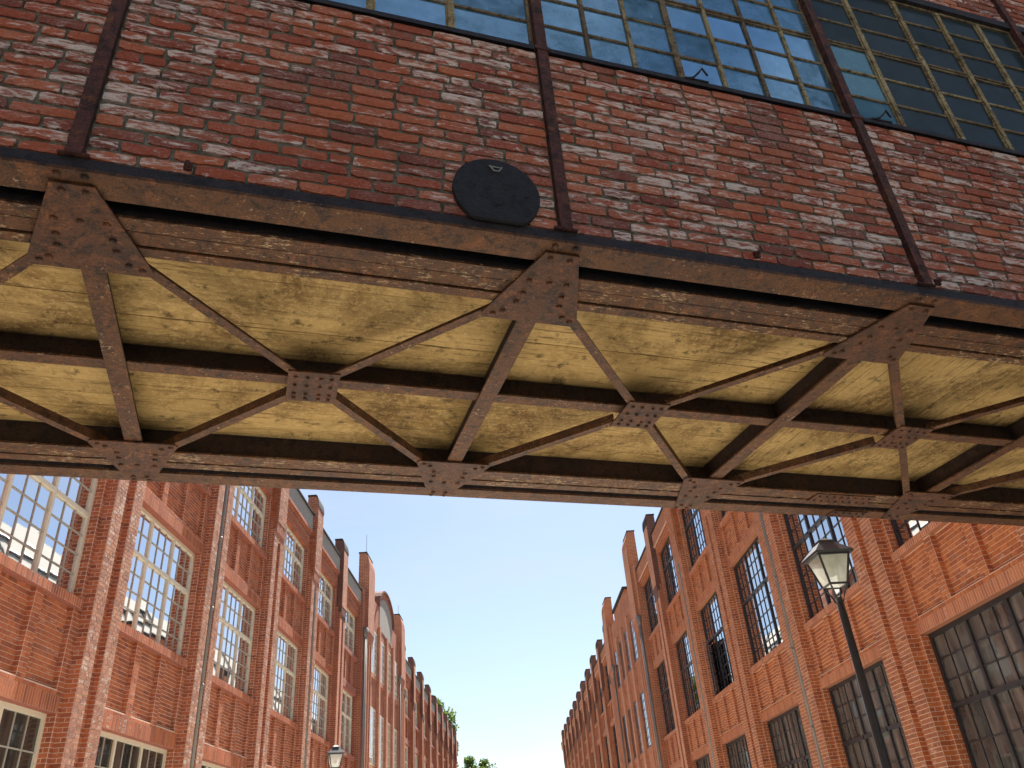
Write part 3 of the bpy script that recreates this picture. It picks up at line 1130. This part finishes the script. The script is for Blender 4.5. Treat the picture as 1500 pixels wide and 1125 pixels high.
brng = random.Random(5)
for side in (0, 1):
    def vv(a, b):
        return (a, b) if side == 0 else (2 * VC - b, 2 * VC - a)
    m = MB()
    a, b = vv(3.10, 3.276)
    m.box(UA, UB, a, b, 0.0, 0.02)
    ch = bpart('bottom_chord', m, 'steel_brown')
    m = MB()
    a, b = vv(3.103, 3.117)
    m.box(UA, UB, a, b, 0.0205, 0.085)
    bpart('fascia', m, 'steel_dark', ch)
    m = MB()
    a, b = vv(3.262, 3.275)
    m.box(UA, UB, a, b, 0.0205, 0.30)
    a, b = vv(3.387, 3.399)
    m.box(UA, UB, a, b, 0.0155, 0.30)
    a, b = vv(3.24, 3.42)
    m.box(UA, UB, a, b, 0.301, 0.315)
    bpart('chord_web', m, 'steel_dark', ch)
    for (va, vb_, z0) in ((3.386, 3.482, 0.0), (3.494, 3.598, 0.006), (3.611, 3.683, -0.003)):
        m = MB()
        a, b = vv(va, vb_)
        m.box(UA, UB, a, b, z0, z0 + 0.0145)
        bpart('chord_angle', m, 'steel_chord', ch)
    m = MB()
    a, b = vv(3.655, 3.670)
    m.box(UA, UB, a, b, 0.011, 0.191)
    bpart('inner_web', m, 'steel_shaded', ch)
    # thin bead of old paint and sealant lines
m = MB()
m.box(UA, UB, 4.815, 4.925, 0.022, 0.036)
st = bpart('stringer', m, 'steel_brown')
m = MB()
m.box(UA, UB, 4.863, 4.877, 0.0365, 0.191)
bpart('web', m, 'steel_shaded', st)
ks = list(range(-2, 5))
for k in ks:
    u = k * BL
    m = MB()
    m.box(u - 0.0625, u + 0.0625, 3.69, 6.07, 0.003, 0.019)
    cb = bpart('cross_beam', m, 'steel_brown')
    m = MB()
    m.box(u - 0.007, u + 0.007, 3.69, 6.07, 0.0195, 0.1905)
    bpart('web', m, 'steel_shaded', cb)


def rivets(m, pts, z, r=0.020):
    for (x, y) in pts:
        vs_, fs = [], []
        n = 8
        for zi, rr in ((0.0, 1.0), (-0.010, 0.85), (-0.016, 0.45)):
            for i in range(n):
                an = 2 * math.pi * i / n
                vs_.append((x + math.cos(an) * r * rr, y + math.sin(an) * r * rr, z + zi))
        for q in range(2):
            for i in range(n):
                j = (i + 1) % n
                fs.append((q * n + j, q * n + i, (q + 1) * n + i, (q + 1) * n + j))
        fs.append(tuple(reversed(range(2 * n, 3 * n))))
        m.add(vs_, fs)


GZ0, GZ1 = -0.0165, -0.0045
for k in ks:
    u = k * BL
    for side in (0, 1):
        def mv(v):
            return v if side == 0 else 2 * VC - v
        poly = [(u - 0.10, mv(3.182)), (u + 0.10, mv(3.182)), (u + 0.315, mv(3.80)), (u + 0.30, mv(3.84)), (u - 0.30, mv(3.84)), (u - 0.315, mv(3.80))]
        if side == 1:
            poly = list(reversed(poly))
        # prism axis 2 wants (x,y) counter-clockwise seen from +z
        ar = sum(poly[i][0] * poly[(i + 1) % 6][1] - poly[(i + 1) % 6][0] * poly[i][1] for i in range(6))
        if ar < 0:
            poly = list(reversed(poly))
        m = MB()
        m.prism(poly, 2, GZ0, GZ1)
        g = bpart('gusset_plate', m, 'steel_gusset')
        rp = [(-0.055, 3.225), (0.055, 3.225), (-0.12, 3.44), (0.0, 3.44), (0.12, 3.44), (-0.125, 3.56), (0.13, 3.56),
              (-0.135, 3.65), (0.14, 3.65), (-0.20, 3.755), (0.20, 3.755), (-0.25, 3.79), (0.26, 3.79)]
        m = MB()
        rivets(m, [(u + x + brng.uniform(-.006, .006), mv(y)) for x, y in rp], GZ0)
        bpart('rivet_heads', m, 'steel_gusset', g, kind='stuff')
        # rivets on the chord flange beside the plate head
        m = MB()
        rivets(m, [(u + x, mv(3.135)) for x in (-0.06, 0.06)], 0.0)
        bpart('rivet_heads', m, 'steel_gusset', g, kind='stuff')
for k in ks[:-1] + [4]:
    u = k * BL + BL / 2
    m = MB()
    m.box(u - 0.172, u + 0.172, 4.685, 5.075, GZ0, GZ1)
    g = bpart('middle_plate', m, 'steel_gusset')
    m = MB()
    rivets(m, [(u + x, 4.88 + y) for x in (-0.12, -0.04, 0.05, 0.12) for y in (-0.13, -0.02, 0.09, 0.15)], GZ0, 0.015)
    bpart('rivet_heads', m, 'steel_gusset', g, kind='stuff')
    for sx in (-1, 1):
        for fy in (0, 1):
            if fy == 0:
                p = (u + sx * 0.14, 4.72)
                q = (u + sx * 1.045, 3.712)
            else:
                p = (u + sx * 0.14, 5.04)
                q = (u + sx * 1.03, 6.04)
            m = MB()
            d = Vector((q[0] - p[0], q[1] - p[1], 0)).normalized()
            nx = Vector((-d.y, d.x, 0))
            if nx.y < 0:
                nx = -nx
            m.bar((p[0], p[1], -0.0042), (q[0], q[1], -0.0042), 0.065, 0.010)
            off = nx * (0.027 if fy == 0 else -0.027)
            m.bar((p[0] + off.x, p[1] + off.y, 0.0062), (q[0] + off.x, q[1] + off.y, 0.0062), 0.010, 0.060)
            bpart('diagonal_brace', m, 'steel_brown')
# splice plates on the far chord
for (ua, ub, va, vb_) in ((6.25, 6.95, 6.10, 6.30), (6.72, 7.15, 6.49, 6.64)):
    m = MB()
    m.box(ua, ub, va, vb_, -0.012, -0.0045)
    sp_ = bpart('splice_plate', m, 'steel_gusset')
    m = MB()
    n = int((ub - ua) / 0.085)
    rivets(m, [(ua + 0.05 + i * 0.085, va + (vb_ - va) * t_) for i in range(n) for t_ in (0.25, 0.75)], -0.012, 0.013)
    bpart('rivet_heads', m, 'steel_gusset', sp_, kind='stuff')

# soffit planks: along the bridge in the left bays, across it in the right bays
for k in range(-3, 5):
    ua, ub = k * BL + 0.008, (k + 1) * BL - 0.008
    ua, ub = max(ua, UA), min(ub, UB)
    if k < 2:
        for (va, vb_) in ((3.672, 4.862), (4.878, 6.086)):
            n = 7
            w = (vb_ - va) / n
            for i in range(n):
                m = MB()
                z = 0.1915 + brng.uniform(0, 0.004)
                m.box(ua, ub, va + i * w + 0.0012, va + (i + 1) * w - 0.0012, z, z + 0.03, brng.random())
                bpart('plank', m, 'soffit_plank')
    else:
        for (va, vb_) in ((3.672, 4.862), (4.878, 6.086)):
            n = 14
            w = (ub - ua) / n
            for i in range(n):
                m = MB()
                m.across = True
                z = 0.1915 + brng.uniform(0, 0.004)
                m.box(ua + i * w + 0.0012, ua + (i + 1) * w - 0.0012, va, vb_, z, z + 0.03, brng.random())
                bpart('plank', m, 'soffit_plank')
m = MB()
m.box(UA, UB, 3.26, 2 * VC - 3.26, 0.24, 0.36)
bpart('deck_slab', m, 'grey_render')

# posts
VF = 3.10                       # brick face
WT = 3.60                       # window head
ZB = 0.087                      # first course
CB = 0.0832
NR = 19
ZS = ZB + NR * CB               # sill level
ROOF = 5.35
for k in range(-2, 5):
    u = k * BL
    m = MB()
    m.box(u - 0.036, u + 0.036, VF - 0.028, VF + 0.02, 0.088, ROOF)
    m.box(u - 0.052, u + 0.052, VF - 0.034, VF + 0.01, ZS - 0.01, ZS + 0.02)
    po = bpart('post', m, 'steel_post')
    m = MB()
    m.box(u - 0.07, u + 0.07, VF - 0.02, VF + 0.0, 0.0865, 0.10)
    bpart('post_foot', m, 'steel_post', po)

# brick panels
m = MB()
m.box(UA, UB, VF + 0.015, VF + 0.24, 0.087, ZS)
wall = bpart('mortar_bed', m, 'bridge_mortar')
m = MB()
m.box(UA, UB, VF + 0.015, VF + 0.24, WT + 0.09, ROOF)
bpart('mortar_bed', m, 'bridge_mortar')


def rough_brick(L, H, seed):
    q = random.Random(seed)
    nx, nz = 6, 3
    m = MB()
    vs_ = []
    jx = [[(q.uniform(-.005, .005), q.uniform(-.0045, .0045)) for _ in range(nx + 1)] for _ in range(nz + 1)]
    sag = q.uniform(-.003, .003)
    for j in range(nz + 1):
        for i in range(nx + 1):
            ex = i in (0, nx)
            ez = j in (0, nz)
            x = -L / 2 + L * i / nx
            z = H * j / nz
            if ex and ez:
                x *= 0.982
                z += 0.005 if j == 0 else -0.005
            y = (0.0035 if (ex or ez) else 0.0) + q.uniform(-.0015, .0015)
            z += sag * math.cos(math.pi * x / L)
            vs_.append((x + jx[j][i][0], y, z + jx[j][i][1]))
    fs = []
    w = nx + 1
    for j in range(nz):
        for i in range(nx):
            a = j * w + i
            fs.append((a, a + 1, a + w + 1, a + w))
    ring = [i for i in range(w)] + [j * w + nx for j in range(1, nz + 1)] + [nz * w + i for i in range(nx - 1, -1, -1)] + [j * w for j in range(nz - 1, 0, -1)]
    o = len(vs_)
    for i in ring:
        x, y, z = vs_[i]
        vs_.append((x, 0.022, z))
    n = len(ring)
    for i in range(n):
        j = (i + 1) % n
        fs.append((ring[j], ring[i], o + i, o + j))
    m.add(vs_, fs)
    return m


BH = CB - 0.021
variants = [rough_brick(0.236, BH, 100 + i) for i in range(8)]
vmesh = [v.mesh('brick', 'bridge_brick') for v in variants]


def in_frame(w):
    d = Vector(w) - Vector(CAM)
    c = [sum(RM[r][i] * d[r] for r in range(3)) for i in range(3)]
    if c[2] <= 0.1:
        return None
    x = c[0] / c[2] * 1160.27 + 750
    y = c[1] / c[2] * 1160.27 + 562.5
    return (x, y, d.length)


bq = random.Random(17)
bricks = []
ct, stt = math.cos(TH), math.sin(TH)
for k in range(-3, 5):
    ua = max(k * BL + 0.038, UA)
    ub = min((k + 1) * BL - 0.038, UB)
    rows = [(ZB + r * CB, r) for r in range(NR)]
    r_ = 0
    z = WT + 0.10
    while z + CB < ROOF:
        rows.append((z, r_))
        z += CB
        r_ += 1
    for z, r in rows:
        x = ua
        first = True
        while x < ub - 0.02:
            L = 0.25 + bq.uniform(-0.012, 0.012)
            if first and r % 2:
                L = 0.125 + bq.uniform(-0.02, 0.02)
            elif bq.random() < 0.06:
                L = 0.125
            first = False
            if ub - x - L < 0.07:
                L = ub - x
            c_ = x + L / 2
            X = U0 * ct + c_ * ct - VF * stt
            Y = U0 * stt + c_ * stt + VF * ct
            pr = in_frame((X, Y, HB + z + BH / 2))
            vis = pr is not None and -10 < pr[0] < 1510 and -10 < pr[1] < 1135
            bricks.append((c_, z, L - 0.017, vis, pr[2] if pr else 99))
            x += L
bricks.sort(key=lambda b: (not b[3], b[4]))
joined = MB()
for i, (c_, z, L, vis, dist) in enumerate(bricks):
    y = VF + bq.uniform(-0.004, 0.004)
    tz = bq.uniform(-0.0015, 0.0015)
    rt = bq.uniform(-0.006, 0.006)
    if i < 300 and vis:
        link('brick', bq.choice(vmesh), bridge, loc=(c_, y, z + 0.0065 + tz), rot=(bq.uniform(-.02, .02), rt, bq.uniform(-.008, .008)), scale=(L / 0.236, 1, bq.uniform(0.96, 1.04)))
    else:
        v = bq.choice(variants)
        sx = L / 0.236
        joined.add([(c_ + p_[0] * sx, y + p_[1], z + 0.0065 + tz + p_[2] + p_[0] * sx * rt) for p_ in v.v], v.f, bq.random())
bpart('brickwork', joined, 'bridge_brick', kind='stuff')

# sill, head beam, windows
m = MB()
m.box(UA, UB, VF - 0.022, VF + 0.2, ZS + 0.001, ZS + 0.028)
m.box(UA, UB, VF - 0.022, VF - 0.016, ZS - 0.012, ZS + 0.0005)
bpart('window_sill', m, 'steel_dark')
m = MB()
m.box(UA, UB, VF - 0.012, VF + 0.2, WT, WT + 0.09)
bpart('head_beam', m, 'steel_dark')
W0 = ZS + 0.03
ROWS = [W0, 2.02, 2.34, 2.68, 3.0, 3.3, WT]
COLS = {0: ([0.05, 0.42, 0.86, 1.377, 1.897, 2.45], 'T'), 1: ([0.05, 0.375, 0.72, 1.08, 1.44, 1.79, 2.14, 2.45], 't'), 2: ([0.05, 0.50, 1.08, 1.575, 2.05, 2.45], 'T')}
wq = random.Random(9)
pane_cache = {}
for k in range(-3, 5):
    cols, kind = COLS[k % 3] if k not in (0, 1, 2) else COLS[k]
    ua = k * BL
    m = MB()
    va, vb_ = VF + 0.022, VF + 0.046
    z0, z1 = W0, WT
    m.box(ua + 0.038, ua + 0.062, va, vb_, z0, z1)
    m.box(ua + BL - 0.062, ua + BL - 0.038, va, vb_, z0, z1)
    m.box(ua + 0.062, ua + BL - 0.062, va, vb_, z0, z0 + 0.03)
    m.box(ua + 0.062, ua + BL - 0.062, va, vb_, z1 - 0.03, z1)
    wo = bpart('window', m, 'window_rust')
    thick = 0.044 if kind == 'T' else 0.030
    for ci, c_ in enumerate(cols[1:-1]):
        m = MB()
        w = thick
        if kind == 't' and ci == 2:
            w = 0.05
        dv = 0.008 if kind == 'T' else 0.003
        m.box(ua + c_ - w / 2, ua + c_ + w / 2, va - dv, vb_ - 0.006, z0 + 0.03, z1 - 0.03)
        if kind == 'T':
            m.box(ua + c_ - w / 2 - 0.012, ua + c_ - w / 2, va + 0.004, vb_ - 0.008, z0 + 0.03, z1 - 0.03)
        bpart('mullion', m, 'window_paint' if (kind == 'T' or ci % 2) else 'window_rust', wo)
    for ri, z in enumerate(ROWS[1:-1]):
        m = MB()
        h = 0.05 if ri == 2 else 0.022
        if ri == 2:
            m.box(ua + 0.062, ua + BL - 0.062, va + 0.001, vb_ - 0.003, z - 0.026, z - 0.008)
            m.box(ua + 0.062, ua + BL - 0.062, va - 0.003, vb_ - 0.003, z + 0.006, z + 0.028)
            m.box(ua + 0.062, ua + BL - 0.062, va + 0.008, vb_ - 0.005, z - 0.01, z + 0.008)
        else:
            m.box(ua + 0.062, ua + BL - 0.062, va + 0.002, vb_ - 0.002, z - h / 2, z + h / 2)
        bpart('glazing_bar', m, 'window_rust' if kind == 't' or ri != 1 else 'window_paint', wo)
    for ci in range(len(cols) - 1):
        for ri in range(len(ROWS) - 1):
            a, b = ua + cols[ci], ua + cols[ci + 1]
            c_, d_ = ROWS[ri], ROWS[ri + 1]
            ribbed = kind == 't' and ri >= 1 and ci >= 3 and wq.random() < 0.75
            mat = 'bridge_ribbed_glass' if ribbed else 'bridge_glass'
            if k >= 2 and not (ci == 0 and ri < 3 and k == 2):
                mat = 'bridge_dark_glass'
            elif k == 2:
                mat = 'bridge_teal_glass'
            kk = (round(b - a, 3), round(d_ - c_, 3), mat)
            if kk not in pane_cache:
                m = MB()
                m.box(-kk[0] / 2, kk[0] / 2, -0.0025, 0.0025, -kk[1] / 2, kk[1] / 2)
                pane_cache[kk] = m.mesh('pane', mat)
            link('pane', pane_cache[kk], wo, loc=((a + b) / 2, VF + 0.037, (c_ + d_) / 2), rot=(R_(wq.uniform(-.6, .6)), 0, R_(wq.uniform(-.6, .6))))
# dark lining behind the panes
m = MB()
m.box(UA, UB, VF + 0.12, VF + 0.2, ZS + 0.03, WT)
bpart('blind_lining', m, 'roof_felt')
# window stays (hooked iron bars on the sill)
for (u, h) in ((3.63, 0.10), (5.21, 0.09)):
    m = MB()
    m.tube([(u - 0.10, VF - 0.01, ZS + 0.03), (u, VF - 0.03, ZS + 0.045), (u + 0.05, VF - 0.045, ZS + h), (u + 0.075, VF - 0.05, ZS + h + 0.04), (u + 0.12, VF - 0.035, ZS + h - 0.01)], 0.008, 6)
    m.box(u - 0.06, u + 0.12, VF - 0.03, VF - 0.018, ZS + 0.028, ZS + 0.04)
    bpart('window_stay', m, 'steel_dark')
# bolts low on the brick
for u in (0.505, 3.74, 5.10):
    m = MB()
    m.tube([(u, VF - 0.045, 0.125), (u, VF + 0.01, 0.125)], 0.013, 8)
    m.box(u - 0.02, u + 0.02, VF - 0.02, VF - 0.004, 0.105, 0.145)
    bpart('bolt', m, 'steel_post')

# far wall and roof of the bridge
m = MB()
m.box(UA, UB, 2 * VC - VF - 0.24, 2 * VC - VF, 0.087, ROOF)
bpart('rear_wall', m, 'left_far_brick')
for k in range(-3, 5):
    m = MB()
    m.box(max(UA, k * BL + 0.1), (k + 1) * BL - 0.1, 2 * VC - VF + 0.001, 2 * VC - VF + 0.02, W0, WT)
    bpart('rear_window', m, 'bridge_glass')
m = MB()
m.box(UA, UB, VF - 0.15, 2 * VC - VF + 0.15, ROOF + 0.002, ROOF + 0.2)
bpart('roof', m, 'roof_felt')

# ------------------------------------------------------------------ round dark plate on the brick
root = empty('round_plate', ((U0 + 2.1) * ct - (VF - 0.02) * stt, (U0 + 2.1) * stt + (VF - 0.02) * ct, HB), TH)
tag(root, 'round black metal plate fixed to the brick wall of the bridge above the steel beam', 'plate')
m = MB()
RD = 0.252
poly = []
for i in range(64):
    an = 2 * math.pi * i / 64
    poly.append((0.272 + RD * math.sin(an), RD * math.cos(an)))      # (z, x)
poly = [(max(z, 0.066), x) for z, x in poly]
m.prism(poly, 1, -0.018, 0.012)
link('disc', m.mesh('disc', 'disc_paint'), root)
m = MB()
for i in range(12):
    pass
m.tube([(-0.036, -0.023, 0.462), (-0.014, -0.032, 0.418), (0.014, -0.032, 0.418), (0.036, -0.023, 0.462)], 0.0055, 6)
m.box(-0.026, 0.026, -0.024, -0.0185, 0.455, 0.462)
link('handle', m.mesh('handle', 'zinc'), root)
m = MB()
for (x, z) in ((-0.13, 0.30), (-0.15, 0.28), (0.05, 0.30), (0.17, 0.27), (-0.01, 0.17), (0.02, 0.18)):
    m.box(x - 0.006, x + 0.006, -0.0225, -0.0185, z - 0.006, z + 0.006)
link('screw_heads', m.mesh('screw_heads', 'steel_dark'), root, kind='stuff')


# ------------------------------------------------------------------ street lamps
def street_lamp(loc, rz, label):
    root = empty('street_lamp', loc, rz)
    tag(root, label, 'street lamp', 'black lantern street lamps')
    zj = 3.72
    m = MB()
    m.tube([(0, 0, 0), (0, 0, 0.25), (0, 0, 0.3), (0, 0, 0.9), (0, 0, 0.95), (0, 0, zj - 0.16), (0, 0, zj - 0.15), (0, 0, zj)], [0.14, 0.14, 0.10, 0.09, 0.050, 0.040, 0.037, 0.036], 16)
    link('pole', m.mesh('pole', 'lamp_black', True), root)
    b0, b1 = 0.095, 0.163           # half widths bottom / top of lantern
    za, zb = zj + 0.13, zj + 0.43
    m = MB()
    for sx in (-1, 1):
        for sy in (-1, 1):
            m.tube([(sx * 0.028, sy * 0.028, zj - 0.05), (sx * 0.05, sy * 0.05, zj + 0.03), (sx * b0, sy * b0, za)], 0.010, 6)
            m.tube([(sx * b0, sy * b0, za), (sx * b1, sy * b1, zb)], 0.012, 6)
    for i in range(4):
        c4 = [(-1, -1), (1, -1), (1, 1), (-1, 1)]
        p, q = c4[i], c4[(i + 1) % 4]
        m.tube([(p[0] * b0, p[1] * b0, za), (q[0] * b0, q[1] * b0, za)], 0.012, 6)
        m.tube([(p[0] * b1, p[1] * b1, zb), (q[0] * b1, q[1] * b1, zb)], 0.013, 6)
    link('lantern_frame', m.mesh('lantern_frame', 'lamp_black'), root)
    for i in range(4):
        p, q = c4[i], c4[(i + 1) % 4]
        m = MB()
        f0, f1 = b0 - 0.004, b1 - 0.004
        m.add([(p[0] * f0, p[1] * f0, za + .008), (q[0] * f0, q[1] * f0, za + .008), (q[0] * f1, q[1] * f1, zb - .008), (p[0] * f1, p[1] * f1, zb - .008)], [(0, 1, 2, 3)])
        link('pane', m.mesh('pane', 'lamp_glass'), root)
    m = MB()
    m.add([(-b0, -b0, za), (b0, -b0, za), (b0, b0, za), (-b0, b0, za)], [(0, 3, 2, 1)])
    link('bottom_pane', m.mesh('bottom_pane', 'lamp_glass'), root)
    # hipped roof with eaves, small cap
    m = MB()
    rings = [(0.203, zb + 0.004), (0.208, zb + 0.026), (0.08, zb + 0.155), (0.085, zb + 0.175), (0.06, zb + 0.19), (0.02, zb + 0.215)]
    vs_, fs = [], []
    for w, z in rings:
        vs_ += [(-w, -w, z), (w, -w, z), (w, w, z), (-w, w, z)]
    for r in range(len(rings) - 1):
        for i in range(4):
            j = (i + 1) % 4
            fs.append((r * 4 + i, r * 4 + j, (r + 1) * 4 + j, (r + 1) * 4 + i))
    fs += [(3, 2, 1, 0), tuple(range(len(vs_) - 4, len(vs_)))]
    m.add(vs_, fs)
    link('roof', m.mesh('roof', 'lamp_black'), root)
    # lamp holder and coiled bulb
    m = MB()
    m.tube([(0, 0, zb), (0, 0, zb - 0.07)], 0.05, 10)
    pts = []
    for i in range(40):
        an = i * 0.9
        pts.append((0.04 * math.cos(an), 0.04 * math.sin(an), zb - 0.07 - i * 0.0032))
    m.tube(pts, 0.010, 6)
    link('bulb', m.mesh('bulb', 'white_render'), root)
    return root


street_lamp((3.48, 8.3, 0.0), R_(4), 'black lantern street lamp in front of the right factory, near the bridge')
street_lamp((-4.46, 21.5, 0.0), R_(20), 'distant black lantern street lamp, only its head showing in front of the left factory')


# ------------------------------------------------------------------ trees
def tree(loc, h, cr, seed, label, nleaf=5200, leaf=0.34, low=0.35):
    q = random.Random(seed)
    root = empty('tree', loc)
    tag(root, label, 'tree', 'trees at the far end of the street')
    m = MB()
    m.tube([(0, 0, 0), (0.1, 0, h * 0.3), (0.0, 0.15, h * 0.6), (0.05, 0, h * 0.85)], [h * .022, h * .018, h * .012, h * .004], 8)
    clumps = []
    for i in range(26):
        an = q.uniform(0, 2 * math.pi)
        zz = q.uniform(low, 1.0)
        rr = cr * math.sqrt(max(0.05, 1 - ((zz - 0.62) / 0.42) ** 2)) * q.uniform(0.45, 1.0)
        c_ = (math.cos(an) * rr, math.sin(an) * rr, h * zz * 0.97)
        clumps.append((c_, cr * q.uniform(0.22, 0.42)))
        m.tube([(0, 0, h * zz * 0.6), (c_[0] * .5, c_[1] * .5, h * zz * 0.8), c_], [h * .007, h * .005, h * .0015], 5)
    link('trunk', m.mesh('trunk', 'bark', True), root)
    m = MB()
    for i in range(nleaf):
        c_, r0 = q.choice(clumps)
        d = Vector((q.gauss(0, 1), q.gauss(0, 1), q.gauss(0, 0.8))).normalized() * r0 * q.uniform(0.3, 1.05)
        p = Vector(c_) + d
        a = Vector((q.gauss(0, 1), q.gauss(0, 1), q.gauss(0, 1))).normalized()
        b = a.cross(Vector((q.gauss(0, 1), q.gauss(0, 1), q.gauss(0, 1)))).normalized()
        L = leaf * q.uniform(0.6, 1.2)
        m.add([tuple(p - a * L), tuple(p + b * L * .45), tuple(p + a * L), tuple(p - b * L * .45)], [(0, 1, 2, 3)], q.random())
    link('crown', m.mesh('crown', 'leaf'), root)


tree((-12.6, 116, 0), 22.4, 4.4, 1, 'green tree rising above the far roofline of the left factory', low=0.6)
tree((-6.6, 150, 0), 17.2, 4.0, 2, 'bushy green treetop at the bottom beyond the end of the left factory')
